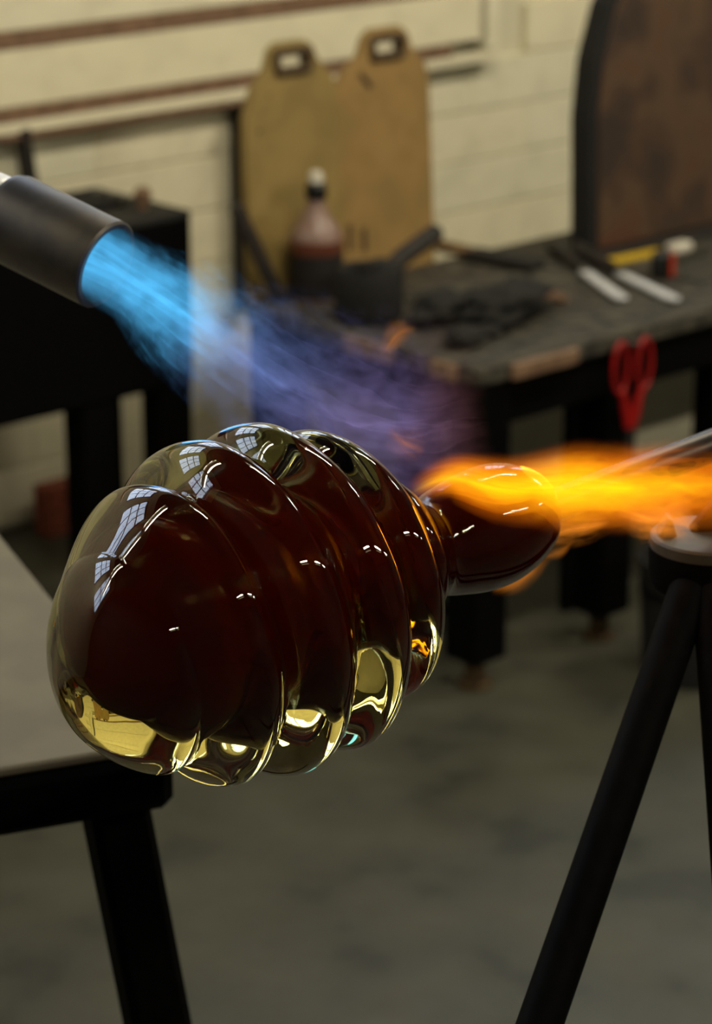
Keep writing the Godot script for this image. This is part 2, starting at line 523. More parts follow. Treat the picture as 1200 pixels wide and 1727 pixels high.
func workbench() -> void:
	var t := thing("workbench", "low dark workbench with scorched plank top against the painted brick wall", "workbench", wall_point(2.845, 0.0, -2.755), YAW)
	var st: SurfaceTool
	var L := 2.4
	var planks := [[0.0, 0.16, M.bench_top], [0.16, 0.30, M.bench_top_dark], [0.30, 0.44, M.bench_top], [0.44, 0.59, M.bench_top_dark]]
	for p in planks:
		st = mb()
		box(st, Vector3(L * 0.5, 0.567, -(p[0] + p[1]) * 0.5), Vector3(L, 0.036, p[1] - p[0] - 0.003), 0.006)
		obj("plank", st, p[2], t)
	for p in [[0.05, 0.11], [0.20, 0.32]]:
		st = mb()
		box(st, Vector3(-0.004, 0.565, -(p[0] + p[1]) * 0.5), Vector3(0.012, 0.030, p[1] - p[0]), 0.003)
		obj("end_patch", st, M.tan_wood, t)
	st = mb()
	box(st, Vector3(0.15, 0.565, 0.004), Vector3(0.16, 0.028, 0.012), 0.003)
	obj("edge_patch", st, M.brown_wood, t)
	st = mb()
	box(st, Vector3(L * 0.5, 0.510, -0.03), Vector3(L - 0.04, 0.08, 0.03), 0.003)
	obj("apron", st, M.black_steel, t)
	st = mb()
	box(st, Vector3(0.03, 0.510, -0.30), Vector3(0.03, 0.08, 0.50), 0.003)
	obj("apron", st, M.black_steel, t)
	for p in [[0.045, -0.045], [0.37, -0.05], [0.685, -0.045], [1.5, -0.045], [2.35, -0.045], [0.045, -0.545], [2.35, -0.545]]:
		st = mb()
		box(st, Vector3(p[0], 0.302, p[1]), Vector3(0.078, 0.496, 0.078), 0.004)
		obj("leg", st, M.black_steel, t)
		st = mb()
		lathe(st, [Vector2(0, 0), Vector2(0.03, 0), Vector2(0.03, 0.010), Vector2(0.018, 0.014), Vector2(0.018, 0.056), Vector2(0, 0.056)], 16, Transform3D(Basis(), Vector3(p[0], 0, p[1])))
		obj("foot", st, M.rim_wood, t)
	st = mb()
	box(st, Vector3(0.045, 0.29, -0.18), Vector3(0.06, 0.46, 0.06), 0.004)
	obj("leg", st, M.black_steel, t)
	st = mb()
	box(st, Vector3(0.29, 0.28, -0.06), Vector3(0.022, 0.42, 0.022), 0.003)
	obj("hanging_bar", st, M.black_steel, t)
	st = mb()
	tube(st, [Vector3(0.045, 0.46, -0.50), Vector3(0.045, 0.10, -0.10)], [0.006], 10)
	obj("brace", st, M.black_steel, t)

func bench_point(u: float, n: float) -> Vector3:
	return wall_point(u * 0.97, 0.585, n * 0.97)

func bench_things() -> void:
	var st: SurfaceTool
	# --- two plywood boards with hand slots, side by side
	var left := [[0.0, 0.0], [0.222, 0.0], [0.222, 0.40], [0.205, 0.425], [0.180, 0.452], [0.168, 0.480], [0.150, 0.492], [0.090, 0.492], [0.072, 0.480], [0.060, 0.445], [0.028, 0.410], [0.006, 0.355], [0.0, 0.26]]
	var right := [[0.0, 0.0], [0.236, 0.0], [0.236, 0.38], [0.226, 0.415], [0.196, 0.445], [0.184, 0.480], [0.165, 0.494], [0.098, 0.494], [0.080, 0.480], [0.066, 0.445], [0.030, 0.418], [0.0, 0.385]]
	var which := 0
	for b in [[left, 2.950, 0.120, 0.414, M.plywood, "left one of two upright plywood boards, with a dark-rimmed hand slot"], [right, 3.176, 0.132, 0.415, M.plywood_warm, "right one of two upright plywood boards, nearer the brown steel shield"]]:
		var o := thing("plywood_board", b[5], "board", bench_point(b[1], -3.44), YAW, "plywood boards standing on the bench")
		var panel := CSGPolygon3D.new()
		panel.name = "panel"
		var poly := PackedVector2Array()
		for p in b[0]:
			poly.append(Vector2(p[0], p[1] * 0.912))
		panel.polygon = poly
		panel.depth = 0.018
		panel.material = b[4]
		panel.rotation.x = -0.06
		var slot := CSGBox3D.new()
		slot.name = "slot_cut"
		slot.size = Vector3(0.062, 0.020, 0.1)
		slot.position = Vector3(b[2], b[3], -0.009)
		slot.operation = CSGShape3D.OPERATION_SUBTRACTION
		slot.material = M.rim_wood
		panel.add_child(slot)
		o.add_child(panel)
		st = mb()
		var ring := []
		for k in 25:
			var a := TAU * k / 24.0
			ring.append(Vector3(b[2] + clampf(cos(a) * 1.6, -1, 1) * 0.038, b[3] + clampf(sin(a) * 1.3, -1, 1) * 0.017, 0.001))
		tube(st, ring, [0.008], 8)
		var rim := obj("slot_rim", st, M.rim_wood, o)
		rim.rotation.x = -0.06
		for k in (2 if which == 0 else 3):
			st = mb()
			var q: Vector3 = [[Vector3(0.035, 0.30, 0), Vector3(0.06, 0.36, 0)], [Vector3(0.075, 0.36, 0), Vector3(0.02, 0.08, 0), Vector3(0.055, 0.07, 0)]][which][k]
			var sz: Vector3 = [[Vector3(0.010, 0.006, 0.002), Vector3(0.006, 0.006, 0.002)], [Vector3(0.012, 0.04, 0.003), Vector3(0.014, 0.05, 0.002), Vector3(0.014, 0.045, 0.002)]][which][k]
			box(st, q, sz, 0.0008, Basis(Vector3.BACK, 0.75 if sz.z > 0.0025 else 0.0))
			var burn := obj("scorch_mark", st, M.rim_wood, o)
			burn.rotation.x = -0.06
		which += 1
	# --- a dark rod leaning beside them
	var rod := thing("leaning_rod", "dark flat bar leaning slantwise against the left plywood board", "bar", bench_point(2.99, -3.395), YAW)
	st = mb()
	box(st, Vector3(-0.055, 0.095, -0.01), Vector3(0.026, 0.215, 0.012), 0.002, Basis(Vector3.BACK, 0.50))
	obj("bar", st, M.dark_wood, rod)
	# --- bottle
	var bo := thing("bottle", "pinkish plastic bottle with black label standing before the plywood boards", "bottle", bench_point(3.052, -3.38), YAW)
	st = mb()
	lathe(st, [Vector2(0, 0), Vector2(0.044, 0), Vector2(0.048, 0.006), Vector2(0.048, 0.012), Vector2(0.047, 0.085), Vector2(0.0472, 0.088), Vector2(0.0472, 0.112), Vector2(0.045, 0.122), Vector2(0.036, 0.136), Vector2(0.026, 0.150), Vector2(0.0175, 0.166), Vector2(0.015, 0.185), Vector2(0, 0.185)], 36)
	obj("body", st, M.bottle, bo)
	st = mb()
	lathe(st, [Vector2(0.0482, 0.086), Vector2(0.0488, 0.087), Vector2(0.0486, 0.110), Vector2(0.0478, 0.111)], 36)
	obj("liquid_band", st, M.bottle_low, bo)
	st = mb()
	lathe(st, [Vector2(0.0484, 0.008), Vector2(0.0494, 0.009), Vector2(0.0484, 0.085), Vector2(0.0474, 0.086)], 36)
	obj("label_wrap", st, M.label_paper, bo)
	st = mb()
	lathe(st, [Vector2(0, 0.183), Vector2(0.019, 0.183), Vector2(0.0195, 0.205), Vector2(0.014, 0.212), Vector2(0, 0.212)], 28)
	obj("cap", st, M.black_plastic, bo)
	st = mb()
	lathe(st, [Vector2(0, 0.212), Vector2(0.013, 0.212), Vector2(0.013, 0.222), Vector2(0.010, 0.231), Vector2(0, 0.233)], 24)
	obj("nozzle", st, M.white_cap, bo)
	# --- charred block mould with a round handle
	var bl := thing("block_mould", "black charred wooden block mould with thick round handle pointing right", "mould", bench_point(3.012, -3.20), YAW)
	st = mb()
	lathe(st, [Vector2(0, 0.0), Vector2(0.045, 0.0), Vector2(0.056, 0.012), Vector2(0.058, 0.04), Vector2(0.056, 0.085), Vector2(0.050, 0.095), Vector2(0.043, 0.092), Vector2(0.036, 0.06), Vector2(0.02, 0.045), Vector2(0, 0.042)], 36)
	obj("cup", st, M.charred, bl)
	st = mb()
	tube(st, [Vector3(0.03, 0.060, 0.0), Vector3(0.08, 0.098, 0.0), Vector3(0.165, 0.130, 0.0), Vector3(0.171, 0.132, 0.0)], [0.018, 0.017, 0.017, 0.013], 18)
	obj("handle", st, M.dark_wood, bl)
	st = mb()
	box(st, Vector3(0.035, 0.05, 0.0), Vector3(0.06, 0.10, 0.07), 0.012)
	obj("shoulder", st, M.charred, bl)
	# --- gloves / rags heaped on the bench
	var heaps := [[3.125, -3.12, 0.085, 0.022, 0.045, 3, "crumpled black glove lying nearest the block mould"], [3.20, -3.03, 0.11, 0.030, 0.055, 9, "largest heap of dark cloth on the bench, right of the glove"], [3.03, -2.965, 0.055, 0.014, 0.03, 12, "small dark rag at the near corner of the bench"]]
	for h in heaps:
		var g := thing("dark_cloth", h[6], "cloth", bench_point(h[0], h[1]), YAW + 0.3)
		obj("folds", lump(h[2], h[3], h[4], h[5], 0.7), M.glove, g)
		st = mb()
		tube(st, [Vector3(h[2] * 0.4, h[3] * 1.2, h[4] * 0.5), Vector3(h[2] * 0.9, h[3] * 0.8, h[4] * 0.75), Vector3(h[2] * 1.25, 0.01, h[4] * 0.7)], [0.008, 0.011, 0.009], 10)
		obj("loose_fold", st, M.glove if h[5] != 9 else M.brown_wood, g)
	# --- hand tools: dark handles with bright blades
	var tools := [[3.549, -3.163, "steel-bladed hand tool whose bright blade lies left of its twin"], [3.588, -3.105, "steel-bladed hand tool whose bright blade lies right of its twin"]]
	for h in tools:
		var g := thing("bladed_tool", h[2], "tool", bench_point(h[0], h[1]), deg_to_rad(-76.0 if h[0] < 3.58 else -68.0), "bladed tools on the bench")
		st = mb()
		prism(st, [Vector2(-0.006, -0.010), Vector2(0.19, -0.014), Vector2(0.212, -0.006), Vector2(0.208, 0.010), Vector2(0.0, 0.010)], 0.004, 0.010, 0.001, Transform3D(Basis(Vector3.RIGHT, -PI / 2), Vector3.ZERO))
		obj("blade", st, M.bright_steel, g)
		st = mb()
		tube(st, [Vector3(0.0, 0.008, 0.0), Vector3(-0.04, 0.012, 0.0), Vector3(-0.11, 0.014, 0.0), Vector3(-0.17, 0.017, 0.004), Vector3(-0.176, 0.017, 0.004)], [0.006, 0.010, 0.012, 0.016, 0.010], 12)
		obj("grip", st, M.dark_wood, g)
		st = mb()
		tube(st, [Vector3(-0.002, 0.008, 0.0), Vector3(0.006, 0.008, 0.0)], [0.010, 0.010], 12)
		obj("ferrule", st, M.bare_steel, g)
	# --- paddle tool with a tan back behind the cloth
	var pd := thing("wooden_paddle", "scorched wooden paddle with tan edge lying at the back of the bench", "paddle", bench_point(3.50, -3.33), deg_to_rad(-40.0))
	st = mb()
	box(st, Vector3(0.0, 0.010, 0), Vector3(0.16, 0.018, 0.055), 0.004)
	obj("blade", st, M.charred, pd)
	st = mb()
	tube(st, [Vector3(-0.07, 0.012, 0), Vector3(-0.17, 0.014, 0)], [0.012, 0.014], 12)
	obj("handle", st, M.tan_wood, pd)
	var ys := thing("yellow_ruler", "yellow flat stick lying along the foot of the brown steel shield", "stick", bench_point(3.73, -3.185), YAW - 0.05)
	st = mb()
	box(st, Vector3(0, 0.005, 0), Vector3(0.15, 0.010, 0.028), 0.002)
	obj("stick", st, M.yellow_paint, ys)
	st = mb()
	box(st, Vector3(0.066, 0.0054, 0), Vector3(0.012, 0.011, 0.0285), 0.002)
	obj("end_band", st, M.black_plastic, ys)
	var rc := thing("tape_measure_case", "small grey and red case standing right of the bright blades", "case", bench_point(3.64, -3.05), YAW)
	st = mb()
	box(st, Vector3(0, 0.026, 0), Vector3(0.04, 0.052, 0.03), 0.008)
	obj("case", st, M.black_plastic, rc)
	st = mb()
	box(st, Vector3(0.014, 0.026, 0.0155), Vector3(0.011, 0.046, 0.004), 0.001)
	obj("red_stripe", st, M.orange_paint, rc)
	var wp := thing("wax_block", "small pale block lying at the foot of the steel shield", "block", bench_point(3.83, -3.165), YAW)
	st = mb()
	box(st, Vector3(0, 0.010, 0), Vector3(0.055, 0.020, 0.03), 0.005)
	obj("block", st, M.white_cap, wp)
	var gs := thing("steel_sheet", "flat grey steel offcut lying on the bench at the right edge", "sheet", bench_point(3.76, -3.04), YAW + 0.2)
	st = mb()
	box(st, Vector3(0, 0.003, 0), Vector3(0.20, 0.005, 0.10), 0.001)
	obj("plate", st, M.bare_steel, gs)
	st = mb()
	box(st, Vector3(0.0, 0.012, -0.047), Vector3(0.20, 0.022, 0.004), 0.001)
	obj("folded_lip", st, M.bare_steel, gs)
	# --- the big brown shield
	var sh := thing("steel_shield", "tall mottled brown heat shield with rounded shoulders standing on the bench", "shield", bench_point(3.665, -3.255) + Vector3(0, 0.004, 0), YAW)
	var ol := [Vector2(0, 0), Vector2(0.47, 0), Vector2(0.475, 0.16), Vector2(0.455, 0.27), Vector2(0.42, 0.38), Vector2(0.37, 0.47), Vector2(0.31, 0.54), Vector2(0.24, 0.57), Vector2(0.17, 0.565), Vector2(0.11, 0.53), Vector2(0.06, 0.47), Vector2(0.02, 0.37), Vector2(0.003, 0.26)]
	st = mb()
	prism(st, ol, -0.05, 0.0, 0.004, Transform3D(Basis(Vector3.RIGHT, -0.05), Vector3.ZERO))
	obj("core_board", st, M.charred, sh)
	var inner := []
	for p in ol:
		inner.append(Vector2(0.237, 0.25) + (p - Vector2(0.237, 0.25)) * Vector2(0.95, 0.96) + Vector2(0.010, 0.0))
	st = mb()
	prism(st, inner, -0.002, 0.006, 0.003, Transform3D(Basis(Vector3.RIGHT, -0.05), Vector3.ZERO))
	obj("face_sheet", st, M.rust, sh)
	st = mb()
	box(st, Vector3(0.24, -0.002, 0.02), Vector3(0.50, 0.02, 0.05), 0.003)
	obj("foot_rail", st, M.dark_wood, sh)
	# --- red-handled shears hanging from the bench edge
	var sr := thing("shears", "red-handled shears hanging upside down from the front edge of the bench", "shears", wall_point(3.298 * 0.97, 0.57, -2.735), YAW)
	for s in [-1.0, 1.0]:
		st = mb()
		var loop := []
		for k in 17:
			var a := TAU * k / 16.0
			loop.append(Vector3(s * (0.026 + 0.018 * cos(a)), -0.045 + 0.045 * sin(a), 0.004 * s))
		tube(st, loop, [0.0042], 10)
		tube(st, [Vector3(s * 0.020, -0.085, 0.004 * s), Vector3(s * 0.010, -0.125, 0.003 * s), Vector3(s * 0.006, -0.155, 0)], [0.006, 0.009, 0.007], 10)
		obj("handle", st, M.red_plastic, sr)
		st = mb()
		prism(st, [Vector2(-0.009, -0.15), Vector2(0.009, -0.15), Vector2(0.008 + 0.002 * s, -0.22), Vector2(0.002 * s, -0.255), Vector2(-0.008 + 0.002 * s, -0.22)], 0.001 * s - 0.0015, 0.001 * s + 0.0015, 0.0005)
		obj("blade", st, M.soot_steel, sr)
	st = mb()
	tube(st, [Vector3(0, -0.005, -0.03), Vector3(0, -0.003, 0.012)], [0.003], 8)
	obj("hook_nail", st, M.bare_steel, sr)
	# --- pale board under the bench
	var bb := thing("storage_board", "pale painted board standing on the floor under the bench behind its legs", "board", wall_point(2.95, 0.0, -3.37), YAW)
	st = mb()
	box(st, Vector3(0.72, 0.22, 0), Vector3(1.30, 0.42, 0.018), 0.003)
	obj("panel", st, M.paint[1], bb)
	for k in 2:
		st = mb()
		box(st, Vector3(0.3 + 0.84 * k, 0.015, -0.02), Vector3(0.05, 0.03, 0.06), 0.003)
		obj("foot_batten", st, M.tan_wood, bb)
	# --- dark bin on the floor under the bench
	var bn := thing("metal_bin", "dark metal bin on the floor under the bench behind the pipe stand", "bin", wall_point(3.215, 0.0, -2.585), YAW)
	st = mb()
	lathe(st, [Vector2(0, 0.0), Vector2(0.085, 0.0), Vector2(0.09, 0.004), Vector2(0.10, 0.20), Vector2(0.104, 0.205), Vector2(0.104, 0.215), Vector2(0.097, 0.214), Vector2(0.088, 0.012), Vector2(0, 0.010)], 36)
	obj("body", st, M.soot_steel, bn)
	st = mb()
	lathe(st, [Vector2(0.096, 0.155), Vector2(0.1005, 0.156), Vector2(0.1015, 0.165), Vector2(0.098, 0.166)], 36)
	obj("hoop", st, M.black_steel, bn)

func front_table() -> void:
	# local x runs along the front edge to the left-front, local z to the back
	var c := Vector3(-0.1375, 0.0, -1.7037)
	var ex := Vector3(-0.926, 0, 0.377).normalized()
	var ez := Vector3(-0.377, 0, -0.926).normalized()
	var t := thing("steel_table", "pale topped table with black square-tube frame behind the glass piece", "table", c)
	var B := Basis(ex, Vector3.UP, -ez)
	var st := mb()
	box(st, B * Vector3(0.40, 0.931, -0.60), Vector3(0.80, 0.008, 1.20), 0.002, B)
	obj("top_sheet", st, M.table_top, t)
	for r in [[Vector3(0.40, 0.903, -0.018), Vector3(0.80, 0.044, 0.044)], [Vector3(0.40, 0.903, -1.182), Vector3(0.80, 0.044, 0.044)], [Vector3(0.018, 0.903, -0.60), Vector3(0.044, 0.044, 1.20)], [Vector3(0.782, 0.903, -0.60), Vector3(0.044, 0.044, 1.20)]]:
		st = mb()
		box(st, B * r[0], r[1], 0.006, B)
		obj("rail", st, M.black_steel, t)
	for p in [[0.035, -0.035, 0.13], [0.765, -0.035, -0.13], [0.035, -1.165, 0.13], [0.765, -1.165, -0.13]]:
		st = mb()
		var top: Vector3 = B * Vector3(p[0], 0.885, p[1])
		var foot: Vector3 = top + Vector3(p[2], -0.882, 0.0)
		var d: Vector3 = (foot - top).normalized()
		var x := d.cross(B.z).normalized()
		box(st, (top + foot) * 0.5, Vector3(0.046, (foot - top).length(), 0.046), 0.006, Basis(x, -d, x.cross(-d)))
		obj("leg", st, M.black_steel, t)

func pipe_stand() -> void:
	var top := Vector3(0.2277, 1.156, -1.5366)
	var t := thing("pipe_stand", "black tripod stand with pale disc head and dark yoke under the blowpipe", "stand", Vector3(top.x, 0, top.z))
	var h := top.y
	var st := mb()
	lathe(st, [Vector2(0, h - 0.012), Vector2(0.0365, h - 0.012), Vector2(0.038, h - 0.010), Vector2(0.038, h - 0.0015), Vector2(0.0365, h), Vector2(0, h)], 56)
	obj("head_disc", st, M.disc_steel, t)
	st = mb()
	lathe(st, [Vector2(0, h - 0.034), Vector2(0.036, h - 0.034), Vector2(0.0378, h - 0.030), Vector2(0.0385, h - 0.012), Vector2(0.0385, h - 0.008), Vector2(0.0378, h - 0.008)], 56)
	obj("collar", st, M.black_steel, t)
	for f in [Vector3(-0.60, 0, 1.11), Vector3(0.012, 0, 1.11), Vector3(0.42, 0, -0.45)]:
		st = mb()
		var a: Vector3 = Vector3(0, h - 0.022, 0) + f.normalized() * 0.022
		var b := Vector3(f.x, 0.0, f.z)
		tube(st, [a, a.lerp(b, 0.5), b], [0.0138, 0.0138, 0.0138], 24)
		obj("leg", st, M.black_steel, t)
	# the yoke that carries the pipe: two slanted cheeks
	st = mb()
	prism(st, [Vector2(-0.012, h - 0.001), Vector2(0.022, h - 0.001), Vector2(0.028, h + 0.040), Vector2(0.018, h + 0.040)], -0.016, -0.004, 0.001)
	obj("yoke_cheek", st, M.black_steel, t)
	st = mb()
	prism(st, [Vector2(-0.034, h - 0.001), Vector2(-0.021, h - 0.001), Vector2(-0.0245, h + 0.011), Vector2(-0.0275, h + 0.012)], -0.010, 0.006, 0.001)
	obj("yoke_cheek", st, M.disc_steel, t)

# ================================================================ torch, glass, flames
func torch() -> void:
	var mouth := Vector3(-0.1597, 1.322, -1.5832)
	var d := Vector3(0.822, -0.282, 0.494).normalized()
	var t := thing("gas_torch", "wide grey steel torch barrel aimed down at the glass neck", "torch", mouth)
	var y := -d
	var x := Vector3.UP.cross(y).normalized()
	t.basis = Basis(x, y, x.cross(y))
	var st := mb()
	lathe(st, [Vector2(0.0255, 0.0), Vector2(0.0285, 0.0), Vector2(0.0300, 0.0015), Vector2(0.0300, 0.078), Vector2(0.0285, 0.083), Vector2(0.022, 0.088), Vector2(0.020, 0.088), Vector2(0.0255, 0.080), Vector2(0.0262, 0.07), Vector2(0.0262, 0.003), Vector2(0.0255, 0.0)], 64)
	obj("barrel", st, M.torch_steel, t)
	st = mb()
	lathe(st, [Vector2(0, 0.066), Vector2(0.0258, 0.066), Vector2(0.0258, 0.071), Vector2(0, 0.071)], 40)
	obj("burner_plate", st, M.soot_steel, t)
	st = mb()
	lathe(st, [Vector2(0, 0.086), Vector2(0.023, 0.086), Vector2(0.024, 0.088), Vector2(0.024, 0.100), Vector2(0.022, 0.103), Vector2(0, 0.103)], 40)
	obj("collar", st, M.bright_steel, t)
	st = mb()
	tube(st, [Vector3(0, 0.10, 0), Vector3(0, 0.30, 0), Vector3(0.0, 0.62, 0)], [0.0095, 0.0095, 0.0095], 20)
	obj("gas_pipe", st, M.brass, t)

const AXIS := Vector3(0.8075, 0.0368, -0.5887)
const HUB := Vector3(-0.0667, 1.1868, -1.3251)

func spline(keys: Array, q: float) -> Vector2:
	var n := keys.size() - 1
	var f := clampf(q, 0.0, 1.0) * n
	var i := mini(int(f), n - 1)
	var a: Vector2 = keys[i]
	var b: Vector2 = keys[i + 1]
	return a.cubic_interpolate(b, keys[maxi(i - 1, 0)], keys[mini(i + 2, n)], f - i)

# turns of the glass coil passed at the distance s along the axis
func turns(s: float) -> float:
	return (s + 0.11) / 0.0445 + 5.0 * s * s

func coil(s: float, th: float, sharp: float) -> float:
	var x := fposmod(turns(s) - th / TAU + 0.30, 1.0)
	return pow(absf(2.0 * x - 1.0), sharp)

func ribbed(keys: Array, nq: int, nt: int, depth: float, sharp: float, lift: Vector3) -> ArrayMesh:
	var soft := FastNoiseLite.new()
	soft.seed = 4
	soft.frequency = 1.0
	soft.fractal_octaves = 2
	var swell := 1.0
	var pos := PackedVector3Array()
	pos.resize((nq + 1) * (nt + 1))
	var prof := []
	for i in nq + 1:
		prof.append(spline(keys, float(i) / nq))
	for i in nq + 1:
		var p: Vector2 = prof[i]
		var g := depth * smoothstep(-0.108, -0.03, p.x) * (1.0 - smoothstep(0.125, 0.15, p.x))
		for j in nt + 1:
			var th := TAU * (j % nt) / nt
			var r := maxf(p.y, 0.0) * (1.0 + 0.2 * g - g * coil(p.x, th, sharp))
			r *= 1.0 + swell * 0.015 * soft.get_noise_3d(p.x * 16.0, cos(th) * 1.0, sin(th) * 1.0)
			var bend := maxf(p.x - 0.11, 0.0) * 0.06 - 1.5 * pow(maxf(-p.x - 0.005, 0.0), 2.0)
			pos[i * (nt + 1) + j] = Vector3(p.x, r * cos(th) + bend, r * sin(th)) + lift * (1.0 - smoothstep(0.09, 0.13, p.x))
	var nrm := PackedVector3Array()
	nrm.resize(pos.size())
	for i in nq + 1:
		for j in nt + 1:
			var a := pos[mini(i + 1, nq) * (nt + 1) + j] - pos[maxi(i - 1, 0) * (nt + 1) + j]
			var b := pos[i * (nt + 1) + (j + 1) % nt] - pos[i * (nt + 1) + (j + nt - 1) % nt]
			var n := b.cross(a)
			nrm[i * (nt + 1) + j] = n.normalized() if n.length() > 1e-12 else Vector3(-1.0 if i == 0 else 1.0, 0, 0)
	var idx := PackedInt32Array()
	idx.resize(nq * nt * 6)
	var k := 0
	for i in nq:
		for j in nt:
			var a := i * (nt + 1) + j
			var b := a + nt + 1
			for v in [a, a + 1, b, b, a + 1, b + 1]:
				idx[k] = v
				k += 1
	# outward test at one place in the middle, then the winding that Godot calls front
	var m := (nq / 2) * (nt + 1)
	if nrm[m].dot(Vector3(0, pos[m].y, pos[m].z)) < 0.0:
		for i in nrm.size():
			nrm[i] = -nrm[i]
	var e := (pos[m + 1] - pos[m]).cross(pos[m + nt + 1] - pos[m])
	if e.dot(Vector3(0, pos[m].y, pos[m].z)) > 0.0:
		for i in range(0, idx.size(), 3):
			var s := idx[i]
			idx[i] = idx[i + 1]
			idx[i + 1] = s
	var arr := []
	arr.resize(Mesh.ARRAY_MAX)
	arr[Mesh.ARRAY_VERTEX] = pos
	arr[Mesh.ARRAY_NORMAL] = nrm
	arr[Mesh.ARRAY_INDEX] = idx
	var me := ArrayMesh.new()
	me.add_surface_from_arrays(Mesh.PRIMITIVE_TRIANGLES, arr)
	return me

func glass_piece() -> void:
	var t := thing("glass_vessel", "twisted ribbed gather of clear and dark amber glass on the blowpipe", "glass", HUB)
	var x := AXIS.normalized()
	var z := x.cross(Vector3.UP).normalized()
	t.basis = Basis(x, z.cross(x), z)
	var outer := [Vector2(-0.112, 0.0), Vector2(-0.110, 0.019), Vector2(-0.100, 0.042), Vector2(-0.078, 0.0655), Vector2(-0.045, 0.086), Vector2(-0.010, 0.0955), Vector2(0.025, 0.0965), Vector2(0.055, 0.0905), Vector2(0.080, 0.079), Vector2(0.100, 0.063), Vector2(0.115, 0.046), Vector2(0.126, 0.034), Vector2(0.136, 0.0295), Vector2(0.150, 0.033), Vector2(0.168, 0.0365), Vector2(0.188, 0.0365), Vector2(0.207, 0.031), Vector2(0.221, 0.021), Vector2(0.228, 0.0)]
	obj("clear_glass", ribbed(outer, 540, 500, 0.20, 2.2, Vector3.ZERO), M.clear_glass, t)
	var core := [Vector2(-0.084, 0.0), Vector2(-0.082, 0.014), Vector2(-0.073, 0.031), Vector2(-0.055, 0.046), Vector2(-0.030, 0.055), Vector2(0.0, 0.059), Vector2(0.030, 0.057), Vector2(0.060, 0.049), Vector2(0.085, 0.038), Vector2(0.105, 0.029), Vector2(0.120, 0.025), Vector2(0.136, 0.024), Vector2(0.160, 0.030), Vector2(0.187, 0.0315), Vector2(0.205, 0.026), Vector2(0.217, 0.017), Vector2(0.222, 0.0)]
	obj("amber_core", ribbed(core, 260, 200, 0.14, 2.0, Vector3(0, 0.007, 0)), M.amber_core, t)
	var pipe := thing("blowpipe", "steel blowpipe running from the glass neck over the stand", "pipe", HUB)
	pipe.basis = t.basis
	var st := mb()
	tube(st, [Vector3(0.212, 0.004, 0), Vector3(0.24, 0.006, 0), Vector3(0.40, 0.017, 0.0), Vector3(1.25, 0.10, 0)], [0.0105, 0.0105, 0.0105, 0.0105], 28)
	obj("shaft", st, M.pipe_steel, pipe)
	st = mb()
	tube(st, [Vector3(0.70, 0.0463, 0), Vector3(1.20, 0.0951, 0)], [0.0135, 0.0135], 24)
	obj("grip_sleeve", st, M.dark_wood, pipe)

# A flame: vanes that all contain its path, each fading towards its rim, so that the body is thickest along the path from every side.
func flame_mesh(path: Array, radii: Array, vanes: int, nq: int, nr: int, sd: int, shade: Callable, wobble: float, grain := Vector2(14, 110)) -> ArrayMesh:
	var f := FastNoiseLite.new()
	f.seed = sd
	f.frequency = 1.0
	f.fractal_octaves = 4
	var curve := Curve3D.new()
	for i in path.size():
		var tan_: Vector3 = (path[mini(i + 1, path.size() - 1)] - path[maxi(i - 1, 0)]) * 0.18
		curve.add_point(path[i], -tan_, tan_)
	curve.bake_interval = 0.003
	var total := curve.get_baked_length()
	var pos := PackedVector3Array()
	var col := PackedColorArray()
	var idx := PackedInt32Array()
	var centres := []
	var frames := []
	var prev := Vector3.ZERO
	for i in nq + 1:
		var q := float(i) / nq
		var a := curve.sample_baked(q * total)
		var dir := (curve.sample_baked(minf(q * total + 0.004, total)) - curve.sample_baked(maxf(q * total - 0.004, 0.0))).normalized()
		var b := frame_at(dir, prev)
		prev = b.y
		centres.append(a)
		frames.append(b)
	for v in vanes:
		var start := pos.size()
		for i in nq + 1:
			var q := float(i) / nq
			var rq := q * (radii.size() - 1)
			var ri := mini(int(rq), radii.size() - 2)
			var R: float = lerpf(radii[ri], radii[ri + 1], smoothstep(0.0, 1.0, rq - ri))
			for j in nr + 1:
				var s := 2.0 * j / nr - 1.0
				var ang := PI * v / vanes + 0.9 * q + 0.8 * s * s
				var b: Basis = frames[i]
				var p: Vector3 = centres[i] + (b.x * cos(ang) + b.y * sin(ang)) * s * R
				var w := Vector3(f.get_noise_3dv(p * 16.0), f.get_noise_3dv(p * 16.0 + Vector3(40, 0, 0)), f.get_noise_3dv(p * 16.0 + Vector3(0, 40, 0)))
				# streaks: noise drawn out along the path
				var local := Vector3(q * total * grain.x, s * R * cos(ang) * grain.y, s * R * sin(ang) * grain.y)
				var n := f.get_noise_3dv(local + w * 0.6)
				pos.append(p + w * wobble * R * (0.25 + q))
				col.append(shade.call(q, absf(s), n))
		for i in nq:
			for j in nr:
				var a := start + i * (nr + 1) + j
				idx.append_array([a, a + 1, a + nr + 1, a + 1, a + nr + 2, a + nr + 1])
	var arr := []
	arr.resize(Mesh.ARRAY_MAX)
	arr[Mesh.ARRAY_VERTEX] = pos
	arr[Mesh.ARRAY_COLOR] = col
	arr[Mesh.ARRAY_INDEX] = idx
	var me := ArrayMesh.new()
	me.add_surface_from_arrays(Mesh.PRIMITIVE_TRIANGLES, arr)
	return me

func flame_mat(gain: float, opacity: float) -> StandardMaterial3D:
	var m := StandardMaterial3D.new()
	m.shading_mode = BaseMaterial3D.SHADING_MODE_UNSHADED
	m.transparency = BaseMaterial3D.TRANSPARENCY_ALPHA
	m.vertex_color_use_as_albedo = true
	m.cull_mode = BaseMaterial3D.CULL_DISABLED
	var g := lin(gain, gain, gain)
	m.albedo_color = Color(g.r, g.g, g.b, opacity)
	return m

